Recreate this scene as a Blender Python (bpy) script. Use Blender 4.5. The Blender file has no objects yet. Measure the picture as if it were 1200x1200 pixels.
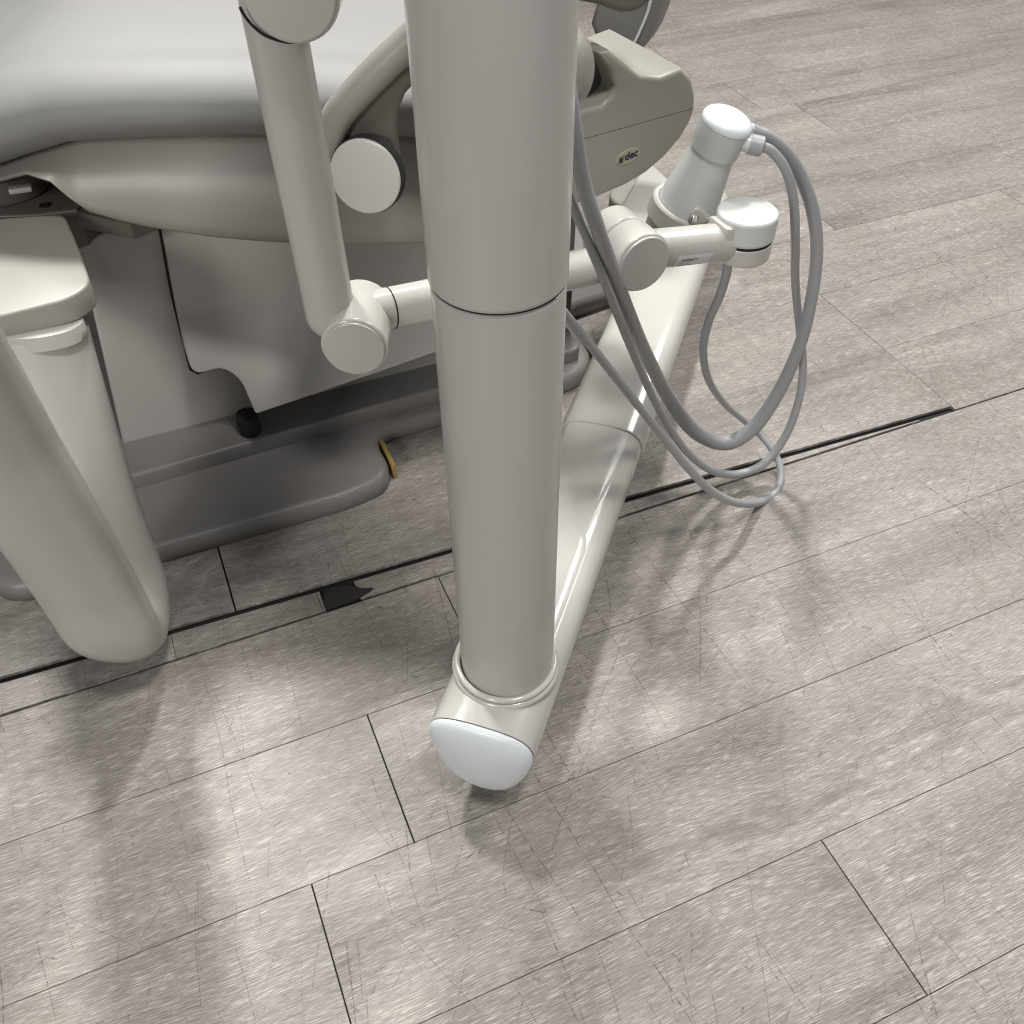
import bpy, bmesh, math, random
import numpy as np
from mathutils import Vector, Matrix
random.seed(7)
C = bpy.context.scene.collection
S = bpy.context.scene

# ------------------------------------------------------------------ camera, light, exposure
FPX, HORIZON = 1100.0, -535.0
PITCH = math.atan((600 - HORIZON) / FPX)
CAM = Vector((0, 0, 1.0))
cd = bpy.data.cameras.new('camera'); cam = bpy.data.objects.new('camera', cd); C.objects.link(cam)
cam.location = CAM; cam.rotation_euler = (math.pi / 2 - PITCH, 0, 0)
cd.sensor_width = 36; cd.lens = 36 * FPX / 1200; cd.clip_start = 0.02; cd.clip_end = 100
S.camera = cam; S.cycles.filter_width = 1.1
w = bpy.data.worlds.new('World'); S.world = w; w.use_nodes = True
bg = w.node_tree.nodes['Background']
bg.inputs[0].default_value = (0.93, 0.97, 1.0, 1); bg.inputs[1].default_value = 0.115
S.view_settings.view_transform = 'Standard'; S.view_settings.look = 'None'
S.view_settings.exposure = 0.26; S.view_settings.gamma = 1

def lamp(x, y, z, power, sx=0.6, sy=1.2, col=(1.0, 0.983, 0.955), tilt=(0, 0, 0)):
    l = bpy.data.lights.new('ceiling_or_fill_lamp', 'AREA'); l.shape = 'RECTANGLE'
    l.size = sx; l.size_y = sy; l.energy = power; l.color = col
    o = bpy.data.objects.new('ceiling_or_fill_lamp', l); C.objects.link(o)
    o.location = (x, y, z); o.rotation_euler = tilt
    return o
key = lamp(-0.98, 2.10, 2.7, 5.6, .24, .32)                            # panel aimed left of the chair, beam narrowed to weaken shadows on the right
key.data.spread = math.radians(52)
key.rotation_euler = Vector((.48, -1.80, -2.7)).to_track_quat('-Z', 'Y').to_euler()
lamp(0.06, 2.20, 2.7, 58, .20, .30)
lamp(0.42, 0.18, 2.7, 28, .24, .36)
lamp(2.0, 2.6, 2.7, 58, .9, 1.2)
lamp(-1.5, -2.4, 2.0, 44, .7, 1.0, tilt=(math.radians(62), 0, math.radians(-25)))  # added fill, below the ceiling panels, brightening the post from the left front
# ------------------------------------------------------------------ measuring helpers (camera rays to world points)
Fw = Vector((0, math.cos(PITCH), -math.sin(PITCH))); Up = Vector((0, math.sin(PITCH), math.cos(PITCH))); Rt = Vector((1, 0, 0))
def ray(x, y): return Rt * ((x - 600) / FPX) + Up * ((600 - y) / FPX) + Fw
def at_z(x, y, z):
    d = ray(x, y); return CAM + d * ((z - CAM.z) / d.z)
def at_y(x, y, Y):
    d = ray(x, y); return CAM + d * (Y / d.y)
def at_plane(x, y, p, n):
    d = ray(x, y); return CAM + d * ((p - CAM).dot(n) / d.dot(n))
ANG = math.radians(23.2)
U = Vector((math.cos(ANG), math.sin(ANG), 0)); V = Vector((-math.sin(ANG), math.cos(ANG), 0)); Z = Vector((0, 0, 1))
def W(a, b, z=0): return U * a + V * b + Z * z

# ------------------------------------------------------------------ materials
def mat(name, col, rough=0.4, bump=0.0, bscale=200, var=0.03, metal=0.0, coat=0.0, dirt=0.0, spec=0.5):
    m = bpy.data.materials.new(name); m.use_nodes = True
    nt = m.node_tree; N = nt.nodes; L = nt.links; b = N['Principled BSDF']
    b.inputs['Roughness'].default_value = rough; b.inputs['Metallic'].default_value = metal
    b.inputs['Coat Weight'].default_value = coat; b.inputs['Coat Roughness'].default_value = 0.08
    b.inputs['Specular IOR Level'].default_value = spec
    tc = N.new('ShaderNodeTexCoord')
    n1 = N.new('ShaderNodeTexNoise'); n1.inputs['Scale'].default_value = 5; n1.inputs['Detail'].default_value = 2
    L.new(tc.outputs['Object'], n1.inputs['Vector'])
    cr = N.new('ShaderNodeValToRGB'); cr.color_ramp.elements[0].position = .3; cr.color_ramp.elements[1].position = .7
    c0 = tuple(c * (1 - var) for c in col) + (1,); c1 = tuple(min(1, c * (1 + var)) for c in col) + (1,)
    cr.color_ramp.elements[0].color = c0; cr.color_ramp.elements[1].color = c1
    L.new(n1.outputs['Fac'], cr.inputs['Fac'])
    out = cr.outputs['Color']
    if dirt:
        n3 = N.new('ShaderNodeTexNoise'); n3.inputs['Scale'].default_value = 70; n3.inputs['Detail'].default_value = 8; n3.inputs['Roughness'].default_value = .7
        L.new(tc.outputs['Object'], n3.inputs['Vector'])
        r3 = N.new('ShaderNodeValToRGB'); r3.color_ramp.elements[0].position = .62; r3.color_ramp.elements[1].position = .74
        L.new(n3.outputs['Fac'], r3.inputs['Fac'])
        mx = N.new('ShaderNodeMix'); mx.data_type = 'RGBA'
        mm = N.new('ShaderNodeMath'); mm.operation = 'MULTIPLY'; mm.inputs[1].default_value = dirt
        L.new(r3.outputs['Color'], mm.inputs[0]); L.new(mm.outputs[0], mx.inputs['Factor'])
        L.new(out, mx.inputs['A']); mx.inputs['B'].default_value = tuple(c * .55 for c in col) + (1,)
        out = mx.outputs['Result']
    if var: L.new(out, b.inputs['Base Color'])
    else: b.inputs['Base Color'].default_value = (*col, 1)
    if not var: return m
    rr = N.new('ShaderNodeMapRange'); rr.inputs['To Min'].default_value = rough * .94; rr.inputs['To Max'].default_value = min(1, rough * 1.06)
    n4 = N.new('ShaderNodeTexNoise'); n4.inputs['Scale'].default_value = 30; n4.inputs['Detail'].default_value = 2
    L.new(tc.outputs['Object'], n4.inputs['Vector']); L.new(n4.outputs['Fac'], rr.inputs['Value']); L.new(rr.outputs['Result'], b.inputs['Roughness'])
    if bump:
        n2 = N.new('ShaderNodeTexNoise'); n2.inputs['Scale'].default_value = bscale; n2.inputs['Detail'].default_value = 3
        L.new(tc.outputs['Object'], n2.inputs['Vector'])
        bp = N.new('ShaderNodeBump'); bp.inputs['Strength'].default_value = bump; bp.inputs['Distance'].default_value = .001
        L.new(n2.outputs['Fac'], bp.inputs['Height']); L.new(bp.outputs['Normal'], b.inputs['Normal'])
    return m
M = {
 'paint': mat('warm_grey_enamel', (.470, .455, .428), .27, .0, 160, 0, coat=.25),
 'paint_light': mat('pale_grey_enamel', (.53, .518, .480), .17, .0, 160, 0, coat=.25),
 'cap': mat('bluish_white_plastic', (.72, .765, .79), .35, .03, 200, .01),
 'white': mat('white_plastic', (.56, .58, .57), .30, .03, 200, .015),
 'offwhite': mat('off_white_plastic', (.54, .55, .535), .32, .03, 200, .015),
 'vinyl': mat('pale_grey_vinyl', (.205, .202, .195), .58, .12, 420, .02),
 'shell': mat('beige_grey_plastic', (.275, .262, .235), .38, .06, 300, .03, dirt=.06),
 'console': mat('olive_grey_plastic', (.305, .294, .255), .36, .05, 300, .02, dirt=.03),
 'base': mat('dark_taupe_plastic', (.215, .205, .20), .36, .6, 260, .05, dirt=.15),
 'dark': mat('charcoal_plastic', (.07, .065, .06), .45, .2, 200, .05),
 'brown': mat('dark_bronze_plastic', (.12, .105, .09), .42, .2, 200, .05),
 'gap': mat('black_gap', (.012, .012, .013), .8),
 'rubber': mat('black_rubber', (.02, .02, .02), .7, .4, 150),
 'hose': mat('grey_silicone', (.335, .34, .35), .36, .08, 300, .03, dirt=.05),
 'ochre': mat('ochre_board', (.30, .20, .065), .85, 1.0, 120, .35),
 'steel': mat('steel', (.55, .55, .55), .25, metal=1.0),
 'badge': mat('badge_plate', (.36, .35, .265), .3),
 'ink': mat('navy_ink', (.012, .016, .04), .5),
 'sticker': mat('sticker_paper', (.66, .66, .65), .45),
}

def floor_material():
    m = bpy.data.materials.new('worn_limed_oak_vinyl'); m.use_nodes = True
    nt = m.node_tree; N = nt.nodes; L = nt.links; b = N['Principled BSDF']
    def math_(op, a, bb=None, clamp=False):
        n = N.new('ShaderNodeMath'); n.operation = op; n.use_clamp = clamp
        for i, v in enumerate((a, bb)):
            if v is None: continue
            if isinstance(v, (int, float)): n.inputs[i].default_value = v
            else: L.new(v, n.inputs[i])
        return n.outputs[0]
    def vmul(vec, s):
        n = N.new('ShaderNodeVectorMath'); n.operation = 'MULTIPLY'; n.inputs[1].default_value = s; L.new(vec, n.inputs[0]); return n.outputs[0]
    def vadd(a, bb):
        n = N.new('ShaderNodeVectorMath'); n.operation = 'ADD'; L.new(a, n.inputs[0])
        if isinstance(bb, tuple): n.inputs[1].default_value = bb
        else: L.new(bb, n.inputs[1])
        return n.outputs[0]
    def noise(vec, scale, detail=4, rough=.5, dist=0):
        n = N.new('ShaderNodeTexNoise'); n.inputs['Scale'].default_value = scale; n.inputs['Detail'].default_value = detail
        n.inputs['Roughness'].default_value = rough; n.inputs['Distortion'].default_value = dist; L.new(vec, n.inputs['Vector']); return n.outputs['Fac'], n.outputs['Color']
    def ramp(v, a, bb, lo=0.0, hi=1.0):
        n = N.new('ShaderNodeMapRange'); n.inputs['From Min'].default_value = a; n.inputs['From Max'].default_value = bb
        n.inputs['To Min'].default_value = lo; n.inputs['To Max'].default_value = hi; L.new(v, n.inputs['Value']); return n.outputs['Result']
    def mix(f, a, bb, mode='MIX'):
        n = N.new('ShaderNodeMix'); n.data_type = 'RGBA'; n.blend_type = mode
        if isinstance(f, (int, float)): n.inputs['Factor'].default_value = f
        else: L.new(f, n.inputs['Factor'])
        for k, v in (('A', a), ('B', bb)):
            if isinstance(v, tuple): n.inputs[k].default_value = v + (1,)
            else: L.new(v, n.inputs[k])
        return n.outputs['Result']
    tc = N.new('ShaderNodeTexCoord'); oi = N.new('ShaderNodeObjectInfo'); geo = N.new('ShaderNodeNewGeometry')
    rnd = N.new('ShaderNodeCombineXYZ')
    L.new(math_('MULTIPLY', oi.outputs['Random'], 37.0), rnd.inputs[0]); L.new(math_('MULTIPLY', oi.outputs['Random'], 91.0), rnd.inputs[1])
    P = vadd(tc.outputs['Object'], rnd.outputs[0])                       # plank-local metres, x along the grain
    # gentle wander of the grain
    _, wob = noise(vmul(P, (2.2, 5, 1)), 1.0, 2)
    wv = N.new('ShaderNodeVectorMath'); wv.operation = 'MULTIPLY_ADD'; L.new(wob, wv.inputs[0]); wv.inputs[1].default_value = (0, .05, 0); wv.inputs[2].default_value = (0, -.025, 0)
    Pw = vadd(P, wv.outputs[0])
    broad, _ = noise(vmul(Pw, (1.6, 9, 1)), 1.0, 3, .55)
    med, _ = noise(vmul(Pw, (4.5, 55, 1)), 1.0, 5, .6)
    fine, _ = noise(vmul(Pw, (46, 860, 1)), 1.0, 4, .65)
    fine2, _ = noise(vmul(Pw, (60, 1000, 1)), 1.0, 2, .6)
    # cathedral figure: distorted bands along the board
    fig, _ = noise(vmul(P, (2.0, 6.5, 1)), 1.0, 3, .5, .4)
    bands = math_('SINE', math_('MULTIPLY', fig, 75.0))
    figmask = ramp(noise(vmul(P, (1.3, 4, 1)), 1.0, 2)[0], .5, .66)
    base = mix(ramp(broad, .30, .72), (.205, .182, .164), (.385, .350, .320))
    base = mix(ramp(med, .36, .66, 0, .55), base, (.215, .196, .182))
    tint = ramp(oi.outputs['Random'], 0, 1, .95, 1.05)
    base = mix(math_('MULTIPLY', ramp(bands, .2, 1.0), math_('MULTIPLY', figmask, .22)), base, (.60, .57, .53))
    # pale lime in the pores, dark pores
    lime = math_('MULTIPLY', ramp(fine, .53, .61), ramp(med, .3, .6, .2, 1))
    base = mix(math_('MULTIPLY', lime, .34), base, (.66, .63, .59))
    pores = ramp(fine2, .55, .63)
    base = mix(math_('MULTIPLY', pores, .45), base, (.15, .132, .118))
    gv = math_('ADD', 1.0, math_('ADD', math_('MULTIPLY', math_('SUBTRACT', fine, .5), 1.9), math_('ADD', math_('MULTIPLY', math_('SUBTRACT', fine2, .5), 1.1), math_('MULTIPLY', math_('SUBTRACT', med, .5), .9))))
    gs = N.new('ShaderNodeVectorMath'); gs.operation = 'SCALE'; L.new(base, gs.inputs[0]); L.new(math_('MAXIMUM', gv, .35), gs.inputs['Scale']); base = gs.outputs[0]
    speck, _ = noise(vmul(P, (230, 620, 1)), 1.0, 2, .6)
    base = mix(math_('MULTIPLY', ramp(speck, .58, .68), .42), base, (.13, .115, .10))
    # wear: world-space, crosses boards
    G = geo.outputs['Position']
    smudge, _ = noise(vmul(G, (1.8, 2.6, 1)), 1.0, 5, .65, .4)
    spk, _ = noise(G, 120, 4, .7)
    dirtm = math_('MULTIPLY', ramp(smudge, .46, .70), ramp(spk, .40, .60, .15, 1))
    base = mix(math_('MULTIPLY', dirtm, .72), base, (.155, .135, .108))
    total = None
    def scratch(angle, su, sv, width, half, keep, spread, curve, strength, off):
        rot = N.new('ShaderNodeVectorRotate'); rot.rotation_type = 'Z_AXIS'; rot.inputs['Angle'].default_value = angle
        L.new(vadd(G, off), rot.inputs['Vector'])
        _, nz = noise(rot.outputs[0], 3.2, 2)
        nv = N.new('ShaderNodeVectorMath'); nv.operation = 'MULTIPLY_ADD'; L.new(nz, nv.inputs[0]); nv.inputs[1].default_value = (curve, 0, 0); nv.inputs[2].default_value = (-curve / 2, 0, 0)
        q = vmul(vadd(rot.outputs[0], nv.outputs[0]), (su, sv, 0))
        vo = N.new('ShaderNodeTexVoronoi'); vo.voronoi_dimensions = '2D'; vo.inputs['Scale'].default_value = 1; L.new(q, vo.inputs['Vector'])
        d = N.new('ShaderNodeVectorMath'); d.operation = 'SUBTRACT'; L.new(q, d.inputs[0]); L.new(vo.outputs['Position'], d.inputs[1])
        dm = vmul(d.outputs[0], (1 / su, 1 / sv, 0))
        sep = N.new('ShaderNodeSeparateColor'); L.new(vo.outputs['Color'], sep.inputs[0])
        r2 = N.new('ShaderNodeVectorRotate'); r2.rotation_type = 'Z_AXIS'; L.new(dm, r2.inputs['Vector'])
        L.new(math_('MULTIPLY', math_('SUBTRACT', sep.outputs[0], .5), spread), r2.inputs['Angle'])
        sx = N.new('ShaderNodeSeparateXYZ'); L.new(r2.outputs[0], sx.inputs[0])
        line = ramp(math_('ABSOLUTE', sx.outputs[0]), width * .45, width, 1, 0)
        ln = math_('MULTIPLY', math_('ADD', sep.outputs[1], .25), half)
        seg = math_('LESS_THAN', math_('ABSOLUTE', sx.outputs[1]), ln)
        k = math_('LESS_THAN', sep.outputs[2], keep)
        brk = ramp(noise(G, 160, 4, .75)[0], .40, .62)
        return math_('MULTIPLY', math_('MULTIPLY', math_('MULTIPLY', line, seg), k), math_('MULTIPLY', brk, strength))
    zone = ramp(noise(vadd(vmul(G, (1.9, 2.6, 1)), (3.3, 1.2, 0)), 1.0, 3, .6)[0], .34, .54, .30, 1.0)
    for args in ((-.38, 8, 3.0, .0009, .19, .75, .5, .035, .95, (0.3, .7, 0)), (-.25, 13, 5, .0008, .12, .65, .7, .035, .85, (2.3, 1.7, 0)), (-.5, 19, 8, .0007, .075, .5, .8, .03, .8, (6.3, 9.7, 0)),
                 (.35, 7, 3.5, .0008, .14, .5, .8, .05, .75, (4.3, 3.7, 0)), (-1.0, 9, 5, .0007, .08, .45, 1.2, .05, .65, (7.3, 5.7, 0)), (.0, 16, 9, .0007, .06, .5, 1.4, .04, .7, (3.1, 15.7, 0)),
                 (.0, 34, 22, .0011, .010, .28, 3.0, .03, .7, (1.3, 12.7, 0)), (1.4, 40, 30, .0013, .006, .25, 3.1, .02, .8, (5.3, 8.7, 0))):
        s = scratch(*args)
        total = s if total is None else math_('MAXIMUM', total, s)
    total = math_('MULTIPLY', total, zone)
    base = mix(total, base, (.045, .038, .033))
    bright = N.new('ShaderNodeVectorMath'); bright.operation = 'SCALE'; L.new(base, bright.inputs[0]); L.new(tint, bright.inputs['Scale'])
    L.new(bright.outputs[0], b.inputs['Base Color'])
    rgh = ramp(fine, .3, .7, .40, .55); L.new(math_('ADD', rgh, math_('MULTIPLY', dirtm, .12)), b.inputs['Roughness'])
    b.inputs['Specular IOR Level'].default_value = .42
    hgt = math_('SUBTRACT', math_('ADD', math_('MULTIPLY', fine, .6), math_('MULTIPLY', med, .4)), math_('MULTIPLY', total, .5))
    bp = N.new('ShaderNodeBump'); bp.inputs['Strength'].default_value = .45; bp.inputs['Distance'].default_value = .0008
    L.new(hgt, bp.inputs['Height']); L.new(bp.outputs['Normal'], b.inputs['Normal'])
    return m
M['floor'] = floor_material()

# ------------------------------------------------------------------ object helpers
WLOC = {}
def tag(o, label, cat, group=None, kind=None):
    if label: o['label'] = label
    if cat: o['category'] = cat
    if group: o['group'] = group
    if kind: o['kind'] = kind
    return o
def thing(name, loc, label, cat, group=None):
    o = bpy.data.objects.new(name, None); C.objects.link(o); o.location = loc; o.empty_display_size = .05
    WLOC[o] = Vector(loc)
    return tag(o, label, cat, group)
def obj(name, bm, m, parent=None, sharp=35, flat=False, frame=None):
    bmesh.ops.recalc_face_normals(bm, faces=bm.faces)
    me = bpy.data.meshes.new(name)
    c = Vector((0, 0, 0))
    for v in bm.verts: c += v.co
    c /= max(1, len(bm.verts))
    for v in bm.verts: v.co -= c
    bm.to_mesh(me); bm.free()
    me.materials.append(m)
    if not flat:
        for p in me.polygons: p.use_smooth = True
        me.set_sharp_from_angle(angle=math.radians(sharp))
    o = bpy.data.objects.new(name, me); C.objects.link(o); WLOC[o] = c
    if parent: o.parent = parent; o.location = c - WLOC[parent]
    else: o.location = c
    return o

def frame_from(ax, ref=None):
    ax = ax.normalized()
    ref = ref or (Z if abs(ax.z) < .9 else Vector((1, 0, 0)))
    e1 = (ref - ax * ref.dot(ax)).normalized(); return e1, ax.cross(e1)
def lathe(prof, org, ax, n=64, bm=None, close0=True, close1=True):
    """prof: list of (radius, height along axis)"""
    bm = bm or bmesh.new(); ax = ax.normalized(); e1, e2 = frame_from(ax); rings = []
    for r, h in prof:
        rings.append([bm.verts.new(org + ax * h + e1 * (r * math.cos(2 * math.pi * k / n)) + e2 * (r * math.sin(2 * math.pi * k / n))) for k in range(n)])
    for a, b in zip(rings, rings[1:]):
        for k in range(n): bm.faces.new((a[k], a[(k + 1) % n], b[(k + 1) % n], b[k]))
    if close0: bm.faces.new(rings[0][::-1])
    if close1: bm.faces.new(rings[-1])
    return bm
def drum(r, h, bev=.004, k=5):
    """closed drum profile with rounded rims, height 0..h"""
    p = []
    for i in range(k + 1):
        t = math.pi / 2 * i / k; p.append((r - bev + bev * math.sin(t), bev - bev * math.cos(t)))
    p += [(r, bev + .0006), (r, h - bev - .0006)]
    for i in range(k + 1):
        t = math.pi / 2 * i / k; p.append((r - bev + bev * math.cos(t), h - bev + bev * math.sin(t)))
    return p
def spline(pts, n=8, rad=None):
    P = [Vector(p) for p in pts]; out = []; ro = []
    for i in range(len(P) - 1):
        p0 = P[max(0, i - 1)]; p1 = P[i]; p2 = P[i + 1]; p3 = P[min(len(P) - 1, i + 2)]
        for k in range(n):
            t = k / n
            out.append(.5 * (2 * p1 + (p2 - p0) * t + (2 * p0 - 5 * p1 + 4 * p2 - p3) * t * t + (3 * p1 - p0 - 3 * p2 + p3) * t ** 3))
            if rad: ro.append(rad[i] * (1 - t) + rad[i + 1] * t)
    out.append(P[-1])
    if rad: ro.append(rad[-1]); return out, ro
    return out
def sweep(pts, prof, bm=None, up=None, scale=None, caps=True):
    """prof: list of (a,b) offsets in the (e1,e2) frame, parallel transported"""
    bm = bm or bmesh.new(); rings = []; e1 = None
    for i, p in enumerate(pts):
        t = (pts[min(i + 1, len(pts) - 1)] - pts[max(i - 1, 0)]).normalized()
        if e1 is None: e1, e2 = frame_from(t, up)
        else:
            e1 = (e1 - t * e1.dot(t)).normalized(); e2 = t.cross(e1)
        s = scale[i] if scale else 1
        rings.append([bm.verts.new(p + e1 * (a * s) + e2 * (b * s)) for a, b in prof])
    n = len(prof)
    for a, b in zip(rings, rings[1:]):
        for k in range(n): bm.faces.new((a[k], a[(k + 1) % n], b[(k + 1) % n], b[k]))
    if caps: bm.faces.new(rings[0][::-1]); bm.faces.new(rings[-1])
    return bm
def circle(r, n=24, ry=None): return [(r * math.cos(2 * math.pi * k / n), (ry or r) * math.sin(2 * math.pi * k / n)) for k in range(n)]
def rod(a, b, r, n=48, bev=.002):
    ax = b - a; return lathe(drum(r, ax.length, bev, 3), a, ax, n)
def loft(rings, closed=True, caps=True, bm=None):
    bm = bm or bmesh.new(); R = [[bm.verts.new(p) for p in r] for r in rings]; n = len(R[0])
    for a, b in zip(R, R[1:]):
        for k in range(n if closed else n - 1): bm.faces.new((a[k], a[(k + 1) % n], b[(k + 1) % n], b[k]))
    if caps: bm.faces.new(R[0][::-1]); bm.faces.new(R[-1])
    return bm
def prism(outline, d, bevel=0, seg=3, front_only=False, skip=()):
    """extrude a planar 3D outline by vector d; bevel the rim"""
    bm = bmesh.new(); a = [bm.verts.new(p) for p in outline]; b = [bm.verts.new(Vector(p) + d) for p in outline]; n = len(a)
    f0 = bm.faces.new(a); f1 = bm.faces.new(b[::-1])
    for k in range(n): bm.faces.new((a[k], b[k], b[(k + 1) % n], a[(k + 1) % n]))
    bmesh.ops.recalc_face_normals(bm, faces=bm.faces)
    if bevel:
        sk = [{a[k], a[(k + 1) % n]} for k in skip] + [{b[k], b[(k + 1) % n]} for k in skip]
        ed = [e for e in list(f0.edges) + ([] if front_only else list(f1.edges)) if set(e.verts) not in sk]
        bmesh.ops.bevel(bm, geom=ed, offset=bevel, segments=seg, profile=.5, affect='EDGES', clamp_overlap=True)
    return bm
def rounded(pts, rad=.01, seg=5, closed=True):
    """round the corners of a planar polygon of Vectors; rad number or list"""
    n = len(pts); out = []
    for i in range(n):
        r = rad[i] if isinstance(rad, (list, tuple)) else rad
        p0, p, p2 = pts[i - 1], pts[i], pts[(i + 1) % n]
        a = (p0 - p); b = (p2 - p); r = min(r, a.length * .48, b.length * .48)
        if r <= 1e-5: out.append(p.copy()); continue
        A = p + a.normalized() * r; B = p + b.normalized() * r
        for k in range(seg + 1):
            t = k / seg; out.append(A * (1 - t) ** 2 + p * (2 * t * (1 - t)) + B * t * t)
    return out
def box(o, ex, ey, ez, bevel=.002, seg=2):
    """box centred on o with half-extent vectors"""
    return prism_bevel_all([o + ex * sx + ey * sy - ez for sx, sy in ((-1, -1), (1, -1), (1, 1), (-1, 1))], ez * 2, bevel, seg)
def prism_bevel_all(outline, d, bevel, seg=2):
    bm = prism(outline, d, 0)
    if bevel: bmesh.ops.bevel(bm, geom=list(bm.edges), offset=bevel, segments=seg, profile=.5, affect='EDGES', clamp_overlap=True)
    return bm

# ================================================================== FLOOR
sub = bmesh.new()
for f in ([W(-3, -1.2, -.0065), W(7, -1.2, -.0065), W(7, 6, -.0065), W(-3, 6, -.0065)],): sub.faces.new([sub.verts.new(p) for p in f])
floor = obj('floor', sub, M['gap'], flat=True); floor['kind'] = 'structure'
def plank(a0, a1, b0, b1, ga0=.0006, ga1=.0006, gb0=.0003, gb1=.0003, poly=None, dz=0):
    bm = bmesh.new()
    q = poly or [(a0 + ga0, b0 + gb0), (a1 - ga1, b0 + gb0), (a1 - ga1, b1 - gb1), (a0 + ga0, b1 - gb1)]
    ca = sum(p[0] for p in q) / len(q); cb = sum(p[1] for p in q) / len(q)
    ins = .0004
    def inset(p): return (p[0] + (ins if p[0] < ca else -ins), p[1] + (ins if p[1] < cb else -ins))
    lo = [bm.verts.new((p[0] - ca, p[1] - cb, -.005)) for p in q]
    mi = [bm.verts.new((p[0] - ca, p[1] - cb, -.0005)) for p in q]
    hi = [bm.verts.new((*(x - y for x, y in zip(inset(p), (ca, cb))), 0)) for p in q]
    n = len(q)
    for k in range(n):
        bm.faces.new((lo[k], lo[(k + 1) % n], mi[(k + 1) % n], mi[k])); bm.faces.new((mi[k], mi[(k + 1) % n], hi[(k + 1) % n], hi[k]))
    bm.faces.new(hi); bmesh.ops.recalc_face_normals(bm, faces=bm.faces)
    me = bpy.data.meshes.new('plank'); bm.to_mesh(me); bm.free(); me.materials.append(M['floor'])
    o = bpy.data.objects.new('plank', me); C.objects.link(o); o.parent = floor
    o.location = W(ca, cb, dz + random.uniform(-.0002, .0002)) - WLOC[floor]; o.rotation_euler = (0, 0, ANG)
    return o
BE = [-.41, -.235, -.06, .1165, .2905, .4655, .6425, .8185, 1.002, 1.191, 1.380, 1.568, 1.757, 1.945, 2.136, 2.325]
while BE[-1] < 4.6: BE.append(BE[-1] + .19)
LEN = 1.22
def near(a): return float(np.interp(a, [-2.2, -.33, .60, 1.15, 1.3], [.93, .874, .8462, .8235, .8235]))   # skewed cut edge of the lifted panel
JO = {2: .93, 3: .4975, 4: -.0345, 5: .082, 6: .238, 7: -.033, 8: 1.151, 13: 1.527, 14: 1.720, 9: .55, 10: 1.33, 12: 1.62}
OPEN = {3: .0006, 4: .0007, 5: .0008, 6: .0007, 7: .0007}
for i in range(len(BE) - 1):
    b0, b1 = BE[i], BE[i + 1]
    j = JO.get(i, random.uniform(0, 1.2))
    cuts = [j + LEN * k for k in range(-4, 6)]
    if i in (7, 8): cuts = [j - 2 * LEN, j - LEN, j] + ([1.151] if i == 7 else []) + [1.151 + LEN * k for k in range(1, 5)]
    for a0, a1 in zip(cuts, cuts[1:]):
        if a1 < -2.2 or a0 > 5.6: continue
        if i == 7 and a1 < 1.16:                                        # the lifted panel: its near edge is cut askew
            xs = [a0 + .0012] + [x for x in (.60, .9) if a0 < x < a1] + [a1 - .0012]
            poly = [(x, near(x) + .0040) for x in xs] + [(a1 - .0012, b1 - .0005), (a0 + .0012, b1 - .0005)]
            plank(0, 0, 0, 0, poly=poly, dz=.0012)
            continue
        g = OPEN.get(i, .0006)
        op = lambda a: g if abs(a - JO.get(i, 99)) < .01 else .0007
        plank(a0, a1, b0, b1, op(a0), op(a1), gb1=.0024 if i == 6 else .00025)
# filler strip between the cut panel and the row in front of it
def strip(xs):
    q = [(x, .8185 + .0024) for x in xs] + [(x, max(.8185 + .0026, near(x) - .0050)) for x in reversed(xs)]
    o = plank(0, 0, 0, 0, poly=q, dz=-.0010); o.name = 'filler_strip'; return o
strip([-2.2, -.33, -.12]); strip([-.1195, .0745]); strip([.0752, .0790]); strip([.128, .33]); strip([.3304, .60, .82, 1.08])
pt = bmesh.new()
pp = [(.080, .8205), (.080, .838), (.086, .8520), (.098, .8555), (.104, .8535), (.112, .8540), (.119, .8490), (.127, .8460), (.133, .8395), (.145, .8350), (.150, .8310), (.141, .8270), (.131, .8240), (.122, .8215), (.10, .8208)]
a_ = [pt.verts.new(W(a, b, -.0004)) for a, b in pp]; b2 = [pt.verts.new(W(a, b, -.0045)) for a, b in pp]
pt.faces.new(a_); [pt.faces.new((a_[k], b2[k], b2[(k + 1) % len(pp)], a_[(k + 1) % len(pp)])) for k in range(len(pp))]
obj('tape_scrap', pt, M['rubber'], floor, flat=True)

# ================================================================== SUPPORT ARM (beam + post)
PX, PY = -.0066, .598
BD = Vector((math.cos(math.radians(71.7)), math.sin(math.radians(71.7)), 0)); BN = Vector((BD.y, -BD.x, 0))   # along, to the right
half = [(0, .1455), (.014, .1452), (.026, .1442), (.037, .1420), (.046, .1382), (.0525, .1325), (.0568, .1250), (.0590, .1160), (.0588, .1050), (.0570, .0930), (.0535, .0800), (.0480, .0660), (.0410, .0500), (.0310, .0360), (.0175, .0265), (0, .0230)]
prof = half + [(-e, z) for e, z in half[-2:0:-1]]
def top_z(e):
    e = abs(e)
    for (e0, z0), (e1, z1) in zip(half, half[1:]):
        if e0 <= e <= e1: return z0 + (z1 - z0) * (e - e0) / (e1 - e0)
    return .116
def ring(s, k=1.0, grow=0.0):
    zc = .090
    return [Vector((PX, PY, 0)) + BD * s + BN * (e * k + math.copysign(grow, e) * (abs(e) > .01)) + Z * (zc + (z - zc) * k + (grow if z > zc else -grow)) for e, z in prof]
arm = thing('support_arm', (PX, PY, 0), 'thick grey floor arm with upright round post and bluish white end cap', 'support arm')
S0 = -.083
obj('beam', loft([ring(S0), ring(S0 + .002), ring(.42)]), M['paint_light'], arm)
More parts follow.
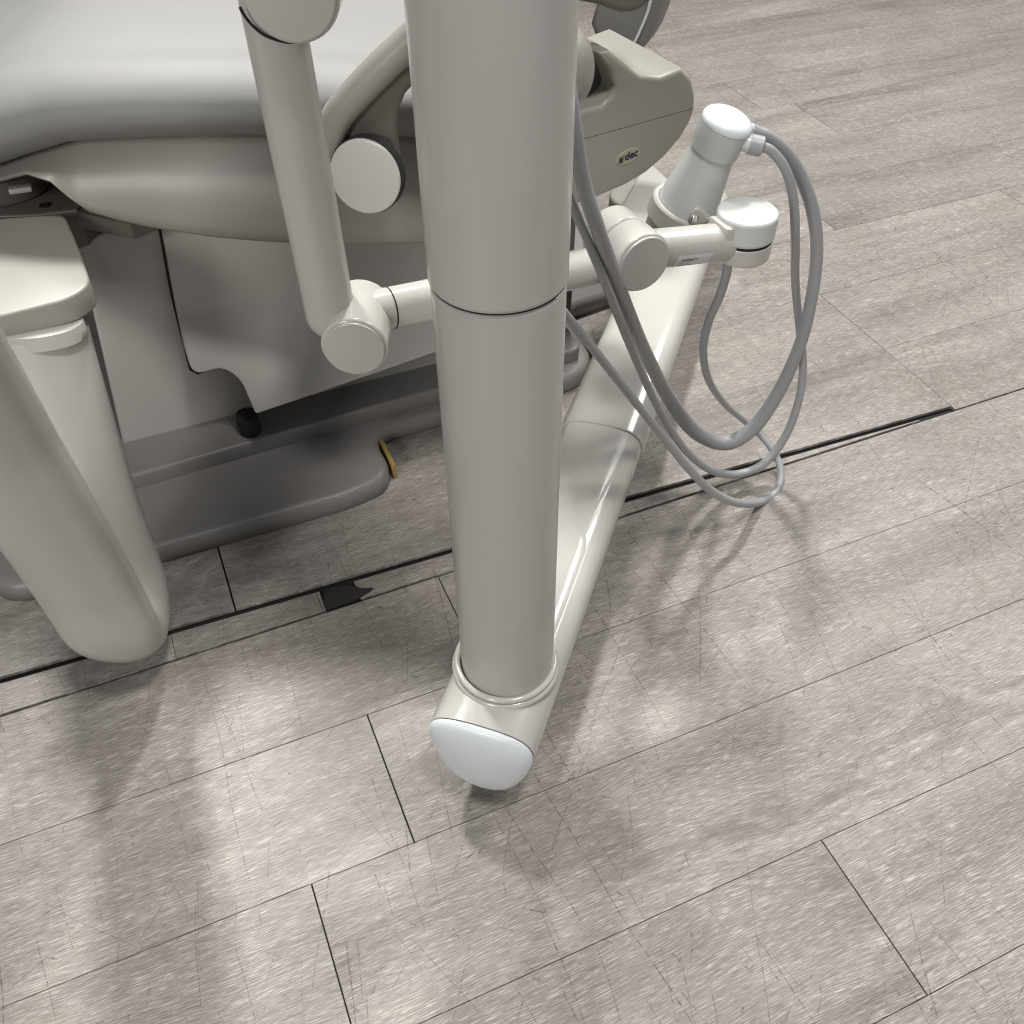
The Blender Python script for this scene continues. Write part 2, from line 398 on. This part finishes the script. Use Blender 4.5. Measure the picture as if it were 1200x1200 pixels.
obj('cover_sleeve', loft([ring(.42, 1, .0000), ring(.4205, 1, .0016), ring(.423, 1, .0022), ring(1.16, 1, .0022)]), M['paint_light'], arm)
cap = [ring(S0 - .0009, .985), ring(S0 - .0022, .998)]
for t in (.2, .4, .6, .75, .86, .94, .985):
    k = math.sqrt(1 - t ** 2.2); cap.append(ring(S0 - .0022 - .015 * t, .998 * k))
obj('end_cap', loft(cap), M['cap'], arm, sharp=60)
obj('end_gap', loft([ring(S0 + .0002, .978), ring(S0 - .0012, .978)]), M['gap'], arm)
# raised tongue on the top of the beam, round the post
def tongue(offs):
    L_, wd = .235, .0405; pts = [(-.03, -wd), (L_ - wd * 1.2, -wd)]
    for k in range(1, 16):
        t = -math.pi / 2 + math.pi * k / 16; pts.append((L_ - wd * 1.2 + wd * 1.2 * math.cos(t), wd * math.sin(t)))
    pts += [(L_ - wd * 1.2, wd), (-.03, wd)]
    return pts
bm = bmesh.new(); tp = tongue(0); es = np.linspace(-1, 1, 13)
cols = []
for s, e in [(-.03, .0405)] + [(x, .0405) for x in np.linspace(.02, .185, 6)] + [(.185 + .0487 * math.sin(t), .0405 * math.cos(t)) for t in np.linspace(.12, math.pi / 2 - .06, 9)]:
    cols.append([bm.verts.new(Vector((PX, PY, 0)) + BD * s + BN * (e * x) + Z * (top_z(e * x) + (.0018 if abs(x) < .97 else -.0002))) for x in es])
cols.append([bm.verts.new(Vector((PX, PY, 0)) + BD * .2337 + BN * (.002 * x) + Z * (top_z(0) - .0002)) for x in es])
for a, b in zip(cols, cols[1:]):
    for k in range(12): bm.faces.new((a[k], a[k + 1], b[k + 1], b[k]))
obj('tongue', bm, M['paint_light'], arm, sharp=70)
# post leans a hair to the left
PA = Vector((PX + .0018, PY, .13)); PT = Vector((-.0170, PY, 1.30)); pd = (PT - PA).normalized()
seam_h = (.630 - .13)
obj('post', lathe([(.0500, 0), (.0500, .01), (.0500, seam_h - .0052), (.0500, seam_h - .004), (.0494, seam_h - .0025), (.0478, seam_h - .0015), (.0478, seam_h + .03)], PA, pd, 96), M['paint'], arm)
obj('seam_gap', lathe([(.0499, 0), (.0499, .0013)], PA + pd * (seam_h - .0008), pd, 96, close0=False, close1=False), M['gap'], arm)
obj('upper_sleeve', lathe([(.0478, seam_h + .0005), (.0503, seam_h + .0009), (.0512, seam_h + .0025), (.0512, seam_h + .004), (.0512, 1.16), (.0512, 1.17)], PA, pd, 96), M['paint'], arm)
cp = []
for r, h in ((.0512, .0), (.0560, .0), (.0572, .003), (.0572, .010)): cp.append((r, h))
for cx, cz, rr, t0, t1 in ((.0545, .0160, .0046, -80, 100), (.0532, .0242, .0036, -50, 180)):
    for k in range(9):
        t = math.radians(t0 + (t1 - t0) * k / 8); cp.append((cx + rr * math.cos(t), cz + rr * math.sin(t)))
cp += [(.0512, .018), (.0512, .0)]
obj('collar', lathe(cp, Vector((PX, PY, .1285)), Z, 96, close0=False, close1=False), M['paint_light'], arm, sharp=60)
obj('collar_gap', lathe([(.0498, .1490), (.0514, .1490)], Vector((PX, PY, 0)), Z, 64, close0=False, close1=False), M['gap'], arm)
fo = Vector((PX, PY, 0)) + BD * (S0 + .03)
obj('foot', lathe([(.011, 0), (.012, .002), (.012, .012), (.008, .015), (.008, .06)], fo, Z, 32), M['rubber'], arm)

# ================================================================== DENTAL CHAIR
chair = thing('dental_chair', W(.2, 1.4, 0), 'pale grey padded dental chair on a dark taupe floor base', 'dental chair')
# --- base plate
ol = [(-.335, 1.03), (-.30, .992), (.165, .988), (.222, 1.000), (.240, 1.03), (.238, 1.088), (.262, 1.112), (.60, 1.112), (.645, 1.15), (.66, 1.30), (.98, 1.34), (.98, 1.62), (-.335, 1.62)]
oz = rounded([W(a, b, 0) for a, b in ol], [.03, .03, .05, .03, .02, .016, .016, .03, .03, .03, .03, .03, .03])
bm = bmesh.new(); n = len(oz)
cen = W(.2, 1.35, 0)
def insetring(pts, d, z):
    out = []
    for i, p in enumerate(pts):
        t = (pts[(i + 1) % n] - pts[i - 1]).normalized(); nn = Vector((-t.y, t.x, 0))
        out.append(p + nn * d + Z * z)
    return out
obj('base_plate', loft([insetring(oz, 0.003, .0008), insetring(oz, 0, .004), insetring(oz, 0, .019), insetring(oz, .0015, .025), insetring(oz, .005, .030), insetring(oz, .010, .0325), insetring(oz, .016, .034)]), M['base'], chair, sharp=50)
bp_ = [o for o in C.objects if o.name == 'base_plate'][0]
for a, b, sa, sb in ((.2455, 1.0600, .0035, .0330), (.660, 1.17, .004, .05), (-.340, 1.06, .004, .04)):
    obj('underlay_edge', box(W(a, b, .0145), U * sa, V * sb, Z * .0140, .002), M['ochre'], bp_)
# --- raised inner step and dark channel
st = rounded([W(-.31, 1.115, .03), W(.62, 1.145, .03), W(.62, 1.5, .03), W(-.31, 1.5, .03)], .02)
obj('base_step', prism(st, Z * .030, .006, 4), M['base'], chair)
# --- lift housing: rear panel and front cover
pB = W(0, 1.175, 0); pn = -V
def onB(x, y, b): return at_plane(x, y, W(0, b, 0), V)
hp = [onB(92, 290, 1.185), onB(135, 262, 1.185), onB(330, 200, 1.185), onB(330, 505, 1.185)]
def fromab(b, *az): return [W(a, b, z) for a, z in az]
def AZ(x, y, b):
    p = onB(x, y, b); return (p.dot(U), p.z)
def P_B(b, pix): return [onB(x, y, b) for x, y in pix]
obj('housing_panel', prism(P_B(1.200, [(146, 527), (92, 292), (112, 277), (150, 262), (560, 120), (560, 420), (281, 494)]), V * .30, .004), M['paint'], chair)
def flare(z):
    t = min(1, max(0, (.275 - z) / .15)); return .085 * t * t * (3 - 2 * t)
def onF(x, y):
    b = 1.175
    for _ in range(30): p = onB(x, y, b); b = .6 * b + .4 * (1.175 - flare(p.z))
    return p + V * (1.175 - p.dot(V))
fc = rounded([onF(x, y) for x, y in [(186, 250), (204, 350), (225, 441), (262, 431), (283, 446), (300, 486), (513, 413), (640, 372), (640, 130)]], [0, 0, .016, .014, .014, .004, 0, 0, 0])
bm = prism(fc, V * .050, .010, 5)
for zc_ in np.arange(.06, .30, .012):
    bmesh.ops.bisect_plane(bm, geom=list(bm.verts) + list(bm.edges) + list(bm.faces), plane_co=(0, 0, zc_), plane_no=(0, 0, 1))
for v in bm.verts: v.co -= V * flare(v.co.z)
obj('front_cover', bm, M['paint'], chair, sharp=40)
bm = prism(P_B(1.185, [(183, 250), (201.5, 352), (222, 434), (232, 439), (262, 428), (280, 442), (296, 468), (513, 395), (630, 358), (630, 130)]), V * .03, 0)
obj('cover_gap', bm, M['gap'], chair)
# --- black rubber bellow stub
rb = at_plane(292, 498, W(0, 1.15, 0), V)
obj('rubber_stub', lathe([(.013, 0), (.0150, .003), (.0160, .012), (.0165, .030), (.0155, .040)], Vector((rb.x, rb.y, .055)), Z, 28), M['rubber'], chair)

# --- seat cushion: lofted along x, thick rounded side roll
def cushion_ring(x, y0, zl, zr, yb=2.1, bulge=.055, rise=.0):
    """y0,zl: lower edge; zr: ridge height"""
    p = []
    h = zr - zl
    for t, k in ((0, 0), (.06, .42), (.16, .72), (.30, .92), (.45, 1.0), (.60, .96), (.74, .82), (.86, .56), (.94, .28), (1.0, -.02)):
        p.append(Vector((x, y0 - bulge * k, zl + h * t)))
    p.append(Vector((x, y0 + .016, zr - .0025)))
    p.append(Vector((x, y0 + .035, zr + .0015)))
    p.append(Vector((x, y0 + .08, zr + .006 + rise)))
    p.append(Vector((x, y0 + .25, zr + .012 + rise))); p.append(Vector((x, y0 + .75, zr + .012 + rise)))
    p.append(Vector((x, yb, zr))); p.append(Vector((x, yb, zl)))
    return p
LOWER = [(-420, 330), (-200, 245), (-60, 200), (0, 190), (40, 176), (90, 160), (160, 156), (230, 154), (300, 153), (400, 153), (490, 154), (600, 156)]
RIDGE = [(-420, 250), (-200, 178), (-60, 130), (0, 97), (40, 80), (90, 68), (160, 64), (230, 62), (300, 62), (400, 65), (490, 70), (600, 76)]
rings = []; YC = 1.04
for (x, y), (rx, ry) in zip(LOWER, RIDGE):
    lo = at_y(x, y, YC); up = at_y(x, ry, YC + .012)
    rings.append(cushion_ring(lo.x, YC, lo.z, up.z))
obj('seat_cushion', loft(rings), M['vinyl'], chair, sharp=80)
piping = spline([r[0] + Vector((0, -.004, 0.000)) for r in rings], 4)
obj('seat_seam', sweep(piping, circle(.0016, 8)), M['gap'], chair)
# --- plastic shell under the cushion
BOT = [(-60, 188), (0, 194), (40, 204), (62, 213), (76, 232), (92, 248), (125, 258), (160, 266), (230, 277), (300, 283), (400, 286), (490, 284), (600, 280)]
TOPS = [(-60, 197), (0, 190), (40, 176), (62, 168), (76, 164), (92, 160), (125, 158), (160, 156), (230, 154), (300, 153), (400, 153), (490, 154), (600, 156)]
rings = []
for (x, y), (tx, ty) in zip(BOT, TOPS):
    t = at_y(tx, ty, YC); Yb = 1.000; b = at_y(x, y, Yb)
    z0, z1 = t.z + .002, min(b.z, t.z - .006); r = []
    for k in range(9):
        q = k / 8; r.append(Vector((t.x, YC + .002 + (Yb - YC) * q - .012 * math.sin(math.pi * q) * min(1, (z0 - z1) / .1), z0 + (z1 - z0) * q)))
    r += [Vector((t.x, Yb + .004, z1 - .003)), Vector((t.x, Yb + .014, z1 - .003)), Vector((t.x, Yb + .03, z1 + .004)), Vector((t.x, YC + .5, min(z1 + .03, z0 - .004))), Vector((t.x, YC + .5, z0))]
    rings.append(r)
obj('seat_shell', loft(rings), M['shell'], chair, sharp=60)
# --- under-frame block, pivot disc above it
obj('under_frame', prism([at_z(x, y, .44) for x, y in [(-60, 254), (40, 251), (90, 245), (108, 225), (100, 190), (-60, 180)]], Z * -.050, .004), M['brown'], chair)
obj('gusset', prism([at_z(x, y, .436) for x, y in [(88, 249), (152, 262), (300, 200), (108, 200)]], Z * -.022, .003), M['brown'], chair)
pc = at_z(8, 216, .445)
pv = obj('pivot_disc', lathe(drum(.052, .030, .004), Vector((pc.x, pc.y + .0, .4405)), Z, 64), M['brown'], chair)
obj('latch', box(at_y(24, 221, pc.y - .055), Vector((.012, .004, 0)), Vector((-.002, .006, 0)), Z * .003, .001), M['paint'], pv)
hb = at_z(52, 241, .4415); obj('bolt_hole', lathe([(.006, 0), (.006, .0012)], hb, Z, 24), M['gap'], chair)

# --- armrest: fan bracket, pivot cap, pad
ar = thing('armrest', (-.05, 1.0, .55), None, None); ar.parent = chair; ar.location = Vector((-.05, 1.0, .55)) - WLOC[chair]
YA = .935
fan = [at_y(x, y, YA) for x, y in [(372, 175), (384, 142), (398, 122), (420, 96), (448, 68), (487, 34), (530, 12), (600, 20), (600, 60), (530, 62), (490, 95), (474, 112), (466, 132), (463, 158), (467, 190), (466, 214), (452, 240), (420, 246), (385, 225)]]
obj('bracket', prism(fan, Vector((0, .030, 0)), .006, 3), M['brown'], ar)
rim = spline([at_y(x, y, YA - .004) for x, y in [(376, 190), (392, 143), (412, 116), (438, 88), (470, 58), (505, 31), (560, 22), (620, 40)]], 6)
obj('rail', sweep(rim, circle(.0155, 20)), M['shell'], ar)
dc = at_y(427, 208, YA - .03); nrm = Vector((-.20, -.95, .16)).normalized()
obj('pivot_cap', lathe(drum(.0375, .016, .0022), dc - nrm * .016, nrm, 72), M['paint'], ar)
obj('pivot_gap', lathe(drum(.0385, .016, .002), dc - nrm * .0185, nrm, 48), M['gap'], ar)
pe = at_y(664, 78, .92); pr = .043
pp_ = [(pr * .6, -.125), (pr*.9,-.12), (pr, -.10), (pr, -.012)] + [(pr * math.cos(t), -.012 + .038 * math.sin(t)) for t in np.linspace(.12, 1.5, 12)]
obj('pad', lathe(pp_, pe, Vector((1, .12, .06)), 64), M['shell'], ar)

# --- console with badge
cO = Vector((.087, 1.11, .5)); cU = Vector((math.cos(math.radians(31)), math.sin(math.radians(31)), 0)); cN = Vector((-cU.y, cU.x, 0))
def onC(x, y, d=0): return at_plane(x, y, cO + cN * d, cN)
con = thing('console', onC(745, 165), None, None); con.parent = chair; con.location = WLOC[con] - WLOC[chair]
up = [(665, 134), (706, 124), (719, 112), (722, 102), (715, 82), (700, 62), (716, 60), (733, 74), (752, 88), (775, 90), (800, 80), (812, 94), (816, 112), (815.5, 126), (684, 162.5), (655, 171)]
lo = [(655, 172), (684, 163.4), (815.3, 126.8), (810, 143), (798, 163), (780, 184), (758, 203), (735, 217), (712, 227), (690, 236), (660, 244)]
obj('upper_half', prism([onC(x, y) for x, y in up], cN * .16, .007, 5, skip=(13, 14)), M['console'], con, sharp=50)
obj('lower_half', prism([onC(x, y) for x, y in lo], cN * .16, .006, 5, skip=(0, 1)), M['console'], con, sharp=50)
obj('console_gap', prism([onC(x, y, .004) for x, y in [(668, 150), (811, 110), (811, 133), (668, 190)]], cN * .1, 0), M['gap'], con)
obj('console_back', prism([onC(x, y, .03) for x, y in [(640, 60), (700, 62), (722, 100), (716, 120), (690, 140), (690, 200), (640, 220)]], cN * .1, 0), M['dark'], con)
bc = onC(736, 183, -.0002); e1 = (onC(750, 177.5) - onC(721.5, 189)); eW = e1.length / 2; e1 = e1.normalized(); e2 = cN.cross(e1) if cN.cross(e1).z > 0 else e1.cross(cN)
eH = eW * .50
def ell(k, d): return [bc + e1 * (eW * k * math.cos(2 * math.pi * i / 48)) + e2 * (eH * k * math.sin(2 * math.pi * i / 48)) - cN * d for i in range(48)]
bd = obj('badge', loft([ell(1, -.002), ell(1, .0006), ell(.95, .0012), ell(.90, .0008)]), M['badge'], con)
def text_mesh(s, size, org, ex, ey, off=.0):
    cu = bpy.data.curves.new('lettering', 'FONT'); cu.body = s; cu.size = size; cu.extrude = .0002; cu.offset = off; cu.align_x = 'CENTER'; cu.align_y = 'CENTER'; cu.resolution_u = 4
    t = bpy.data.objects.new('lettering', cu); C.objects.link(t); bpy.context.view_layer.update()
    dg = bpy.context.evaluated_depsgraph_get(); me = bpy.data.meshes.new_from_object(t.evaluated_get(dg)); bpy.data.objects.remove(t)
    b = bmesh.new(); b.from_mesh(me); bpy.data.meshes.remove(me); ez = ex.cross(ey)
    for v in b.verts: v.co = org + ex * v.co.x + ey * v.co.y + ez * v.co.z
    return b
tb = bc - cN * .0012
sh = e2 + e1 * .12
obj('lettering', text_mesh('a', eH * 1.5, tb - e1 * (eW * .60) - e2 * (eH * .02), e1, sh, .0003), M['ink'], bd, flat=True)
obj('lettering', text_mesh('dec', eH * 1.5, tb + e1 * (eW * .25) + e2 * (eH * .06), e1, sh, .0003), M['ink'], bd, flat=True)
for dx in (-.42, -.30):
    q = tb + e1 * (dx * eW) + e2 * (eH * .05)
    mk = bmesh.new(); vs = [mk.verts.new(q + e1 * (x * eH) + e2 * (y * eH) - cN * .0002) for x, y in ((-.02, .34), (.10, .34), (-.06, -.30))]; mk.faces.new(vs)
    obj('emblem', mk, M['dark'], bd, flat=True)

# --- backrest shell and headrest strip seen over the console
def onD(x, y, Y=1.52): return at_y(x, y, Y)
bk = [(690, 30), (697, 5), (705, -40), (790, -60), (776, 0), (770, 22), (762, 42), (752, 58), (742, 70), (733, 76), (716, 66), (700, 55)]
bkr = obj('backrest', prism([onD(x, y) for x, y in bk], Vector((.03, .07, .0)), .014, 5), M['vinyl'], chair, sharp=50)
obj('backrest_edge', sweep(spline([onD(x, y, 1.505) for x, y in [(735, 66), (741, 54), (749, 38), (760, 10), (768, -30)]], 5), circle(.0022, 10)), M['cap'], bkr)
hd = [(660, 4), (680, 4), (700, 8), (715, 14), (727, 18), (742, 18), (755, 11), (764, 2), (772, -14), (772, -60), (660, -60)]
obj('handle', prism([at_y(x, y, 1.12) for x, y in hd], Vector((0, .06, .0)), .010, 4), M['brown'], chair, sharp=50)
# --- lift column and link below the console
obj('lift_column', prism(rounded([W(.43, 1.22, .06), W(.64, 1.22, .06), W(.64, 1.42, .06), W(.43, 1.42, .06)], .02), Z * .33, .004), M['brown'], chair)
lc = [at_z(x, y, .235) for x, y in [(700, 262), (728, 240), (752, 196), (766, 192), (790, 215), (760, 262)]]
obj('link_cover', prism(lc, Z * -.10, .006, 3), M['paint'], chair)
mm = at_z(745, 252, .16); obj('mount_drum', lathe(drum(.05, .10, .006), Vector((mm.x, mm.y, .10)), Z, 48), M['shell'], chair)

# ================================================================== CURVED ARM (left)
ca = thing('curved_arm', (-.478, .70, .07), 'thick glossy grey tube bent in a U at the left edge, under the seat', 'curved arm')
tw = .0570
path = [Vector((-.395, .490, .86)), Vector((-.425, .555, .645)), Vector((-.453, .612, .459)), Vector((-.464, .647, .285)), Vector((-.468, .660, .20))]
R0 = .047; c0 = Vector((-.468, .664 + R0, .135))
for t in np.linspace(math.radians(182), math.radians(345), 16):
    q = (t - math.pi) / math.pi; path.append(Vector((-.468 - .028 * q, c0.y + R0 * math.cos(t), c0.z + R0 * math.sin(t) * 1.25)))
path += [Vector((-.502, .775, .20)), Vector((-.510, .806, .29)), Vector((-.516, .833, .37)), Vector((-.518, .845, .405))]
def smooth_path(P, step=.008, n=3):
    out = [P[0]]; acc = 0
    for a, b in zip(P, P[1:]):
        k = max(1, int(round((b - a).length / step)))
        out += [a.lerp(b, q / k) for q in range(1, k + 1)]
    for _ in range(n): out = [out[0]] + [(x + y * 2 + z) / 4 for x, y, z in zip(out, out[1:], out[2:])] + [out[-1]]
    return out
path = smooth_path(path)
pf = []
for k in range(40):
    t = 2 * math.pi * k / 40; cx, sy = math.cos(t), math.sin(t); e = 2 / 2.05
    pf.append((math.copysign(abs(cx) ** e, cx) * .0370, math.copysign(abs(sy) ** e, sy) * tw))
obj('bent_tube', sweep(path, pf, up=Vector((0, 1, 0))), M['paint'], ca, sharp=70)
obj('flange', sweep([path[-1] + Vector((0, -.0015, -.0045)), path[-1] + Vector((0, -.001, -.0030)), path[-1] + Vector((0, 0, .006)), path[-1] + Vector((0, .001, .0135))], [(a * 1.014, b * 1.010) for a, b in pf], up=Vector((0, 1, 0)), scale=[.975, 1, 1, .985]), M['paint'], ca, sharp=70)
bpz = .448
bo = [at_z(x, y, bpz) for x, y in [(-90, 390), (8, 368), (80, 350), (106, 332), (96, 300), (86, 276), (75, 250), (-90, 262)]]
bo = rounded(bo, [.0, .0, .02, .02, 0, 0, 0, 0], 6)
obj('bracket_plate', prism(bo, Z * -.030, .0035, 3), M['shell'], ca)  # shell plastic's darker colour stands in for seat shade on this enamel plate

# ================================================================== INSTRUMENT ARM
ia = thing('instrument_arm', (-.14, .69, .5), 'jointed grey tube arm hanging beside the post with round pivots and end drum', 'jointed arm')
E0 = at_y(392, 392, .69); E1 = at_y(315, -10, .69)
t0 = Vector((E0.x, .69, E0.z)); t1 = Vector((E1.x, .69, E1.z))
obj('upright_tube', lathe([(.0214 * math.sin(q), .0214 - .0214 * math.cos(q)) for q in np.linspace(.05, math.pi / 2, 10)] + [(.0214, .023), (.0214, (t1 - t0).length - .001), (.0214, (t1 - t0).length)], t0, t1 - t0, 64), M['paint'], ia)
nj = Vector((.0, -1, 0))
ej = at_y(415, 408, .658)
el = obj('elbow_joint', lathe(drum(.0285, .064, .003), ej - nj * .064, nj, 72), M['paint_light'], ia)
obj('joint_cap', lathe(drum(.0262, .004, .0015), ej - nj * .0012, nj, 72), M['paint'], el)
ut = at_y(340, -8, .655)
uj = obj('upper_joint', lathe(drum(.0315, .075, .003), ut - nj * .075, nj, 72), M['paint_light'], ia)
obj('joint_cap', lathe(drum(.0292, .004, .0015), ut - nj * .0012, nj, 72), M['paint'], uj)
obj('joint_gap', sweep(spline([at_y(x, y, .6655) for x, y in [(281, 8), (287, 19), (296, 30), (308, 40), (322, 46), (338, 49.5), (354, 48)]], 4), circle(.0011, 8)), M['gap'], ia)
kn = at_y(752, 300, .835)
l0 = Vector((ej.x + .006, .70, ej.z + .007)); l1 = kn.copy()
obj('link_tube', rod(l0, l1, .0184, 64), M['paint_light'], ia)
ld = (l1 - l0).normalized()
obj('link_gap', lathe([(.0187, .0), (.0187, .0013)], l0 + ld * .0225, ld, 48), M['gap'], ia)
nk = Vector((.46, -.887, 0)).normalized()
kf = at_y(754, 309, .80)
kj = obj('knuckle_joint', lathe(drum(.0305, .034, .003), kf - nk * .034, nk, 72), M['paint_light'], ia)
obj('knuckle_back', lathe(drum(.0305, .030, .003), kf - nk * .0645, nk, 72), M['paint_light'], ia)
obj('joint_cap', lathe(drum(.0282, .004, .0015), kf - nk * .0012, nk, 72), M['paint'], kj)
dr = at_y(869.5, 285, .893)
s0 = kn + Vector((.010, .006, .004)); s1 = Vector((dr.x, dr.y, dr.z + .004))
stb = obj('stub_tube', rod(s0, s1, .0195, 64), M['paint'], ia)
sd = (s1 - s0).normalized()
Dx, Dy = dr.x, dr.y
ztop = at_y(876, 246, .893).z; zmid = at_y(876, 293, .893 - .03).z; zbot = at_y(876, 316, .893 - .031).z
dt = obj('swivel_drum', lathe(drum(.0318, ztop - zmid, .004), Vector((Dx, Dy, zmid)), Z, 80), M['offwhite'], ia)
obj('drum_base', lathe(drum(.0308, zmid - zbot - .0010, .003), Vector((Dx, Dy, zbot)), Z, 80), M['paint'], ia)
obj('drum_gap', lathe([(.0302, 0), (.0302, .004)], Vector((Dx, Dy, zmid - .003)), Z, 48), M['gap'], ia)
obj('clevis', box(Vector((Dx, Dy, zmid + .004)) - sd * .026, sd * .012, Vector((-sd.y, sd.x, 0)) * .017, Z * .014, .004), M['paint'], ia)
# paper sticker curved round the stub tube
bm = bmesh.new(); q1 = sd.cross(Z).normalized(); q2 = q1.cross(sd).normalized(); g = []
for i, a in enumerate(np.linspace(2, -50, 8)):
    rr = .0198; row = []
    for s in (.020, .060): row.append(bm.verts.new(s0 + sd * (s + (.004 if s > .05 else 0) * (1 - i / 7)) + (q1 * math.cos(math.radians(a)) + q2 * math.sin(math.radians(a))) * rr))
    g.append(row)
for a, b in zip(g, g[1:]): bm.faces.new((a[0], a[1], b[1], b[0]))
stk = obj('label_sticker', bm, M['sticker'], stb)
for a, s_, l_ in ((-12, .026, .020), (-17, .026, .015), (-27, .024, .006), (-27, .033, .006), (-38, .024, .018)):
    bm = bmesh.new(); vs = []
    for da, ds in ((0, 0), (0, l_), (-2.6, l_), (-2.6, 0)):
        aa = math.radians(a + da); vs.append(bm.verts.new(s0 + sd * (s_ + ds) + (q1 * math.cos(aa) + q2 * math.sin(aa)) * .02))
    bm.faces.new(vs); obj('print_line', bm, M['dark'], stk, flat=True)

# ================================================================== VACUUM CANISTER
cb = at_y(804, 243, .965); ctop = at_y(853, 141, .955)
ax = (ctop - cb); H = ax.length; axn = ax.normalized()
cn = thing('vacuum_canister', cb, 'tapered white canister with domed cap leaning in a ring clamp', 'canister')
rk = .0365
obj('body', lathe([(.028, -.045), (rk * .93, -.030), (rk * .93, 0), (rk * .925, .004), (rk * .87, .020), (rk * .76, H * .42), (rk * .70, H * .55), (rk * .675, H * .64), (rk * .67, H * .68), (rk * .70, H * .690)], cb, axn, 72), M['white'], cn)
nb = obj('neck_band', lathe([(rk * .70, H * .685), (rk * .715, H * .688), (rk * .725, H * .78), (rk * .735, H * .80), (rk * .735, H * .955), (rk * .70, H * .96)], cb, axn, 72), M['offwhite'], cn)
dome = [(rk * .69, H * .955), (rk * .74, H * .960), (rk * .745, H * .975)] + [(rk * .745 * math.cos(t), H * .985 + .011 * math.sin(t)) for t in np.linspace(.1, 1.5, 9)]
obj('cap', lathe(dome, cb, axn, 72), M['cap'], cn)
rgc = obj('ring_clamp', lathe([(rk * .94, -.017), (rk * 1.06, -.017), (rk * 1.10, -.015), (rk * 1.10, .003), (rk * 1.06, .005), (rk * .94, .005)], cb, axn, 80, close0=False, close1=False), M['paint'], cn)
earp = at_y(817, 258, .915)
obj('ear', prism(rounded([at_y(x, y, .925) for x, y in [(808, 264), (808, 252), (815, 244), (822, 247), (832, 259), (822, 264)]], .003, 3), Vector((.004, .014, 0)), .0015), M['paint'], rgc)
sc_ = obj('screw', lathe([(.0042, 0), (.0042, .002), (.003, .0035), (.0015, .0035), (.0015, .0015)], at_y(814, 257, .924), Vector((-.1, -1, .35)), 24), M['steel'], rgc)
obj('cup_base', lathe([(.030, -.050), (.034, -.040), (rk * .98, -.019), (rk * .9, -.017)], cb, axn, 64), M['paint'], cn)
def nozzle(px0, py0, px1, py1, Y0, Y1, r0, r1):
    a = at_y(px0, py0, Y0); b = at_y(px1, py1, Y1); d = b - a; L_ = d.length
    nz = obj('nozzle', lathe([(r0 * .8, 0), (r0, L_ * .1), (r0 * 1.05, L_ * .25), (r1 * .95, L_ * .52), (r1 * .95, L_ * .6)], a, d, 40), M['white'], cn)
    obj('cuff', lathe(drum(r1 * 1.03, L_ * .46, .0015, 3), a + d * .56, d, 40), M['hose'], nz); return b, d.normalized()
n1, nd1 = nozzle(858, 164, 893, 172, .950, .945, .0075, .0100)
n2, nd2 = nozzle(864, 148, 886, 157, .975, .985, .0070, .0085)

# ================================================================== HOSES
def hose(label, pix, rad):
    pts = [at_y(x, y, Y) if Y < 5 else at_z(x, y, Y - 10) for x, y, Y in pix]
    P, R_ = spline(pts, 7, rad)
    o = obj('vacuum_hose', sweep(P, circle(1, 20), scale=R_), M['hose'], sharp=80)
    return tag(o, label, 'hose', 'grey hoses looping down beside the floor arm')
hose('thickest grey hose looping from behind the post up to the white canister',
     [(880, 154, .985), (898, 160, .99), (922, 180, 1.0), (942, 215, 1.005), (954, 255, 1.01), (957, 300, 1.015), (950, 355, 1.02), (937, 405, 1.03), (912, 460, 1.045), (882, 502, 1.055), (850, 519, 1.055), (815, 506, 1.03), (785, 468, .985), (757, 415, .905), (730, 350, .81), (703, 275, .742), (684, 215, .722), (673, 150, .71), (664, 90, .705), (650, 20, .70), (640, -80, .70)],
     [.0070, .0073, .0076, .0077, .0077, .0077, .0078, .0082, .0094, .0108, .0116, .0110, .0094, .0082, .0074, .0068, .0065, .0062, .0060, .006, .006])
hose('thin grey hose in the middle of the loop, from canister nozzle to post',
     [(893, 172, .945), (905, 178, .948), (921, 200, .95), (930, 235, .955), (932, 280, .965), (932, 330, 1.015), (937, 385, 1.05), (941, 425, 1.055), (937, 465, 1.05), (921, 510, 1.045), (895, 543, 1.035), (862, 556, 1.015), (832, 550, .99), (803, 527, .96), (778, 490, .93), (758, 450, .89), (735, 396, .83), (708, 328, .765), (688, 280, .745), (668, 232, .73), (655, 195, .72), (640, 120, .715), (630, -60, .715)],
     [.0052] * 5 + [.0052, .0052, .0054, .0056, .006, .0062, .0062, .006, .0056, .0052, .005, .0048, .0044, .0043, .0042, .0042, .0042, .0042])
hose('thin grey hose reaching lowest, from under the end drum to the post',
     [(853, 308, .885), (851, 322, .888), (843, 348, .895), (830, 378, .91), (824, 412, .935), (831, 446, 1.00), (850, 474, 1.055), (876, 496, 1.090), (900, 520, 1.075), (914, 546, 1.05), (912, 572, 1.02), (892, 588, .985), (862, 589, .925), (832, 574, .90), (805, 546, .875), (778, 513, .85), (742, 468, .815), (708, 425, .785), (680, 390, .765), (662, 368, .75), (640, 338, .735), (615, 290, .735), (600, 250, .735)],
     [.0050] * 9 + [.0054, .0056, .0060, .0060, .0058, .0056, .0052, .0048, .0047, .0046, .0045, .0044, .0044, .0044])
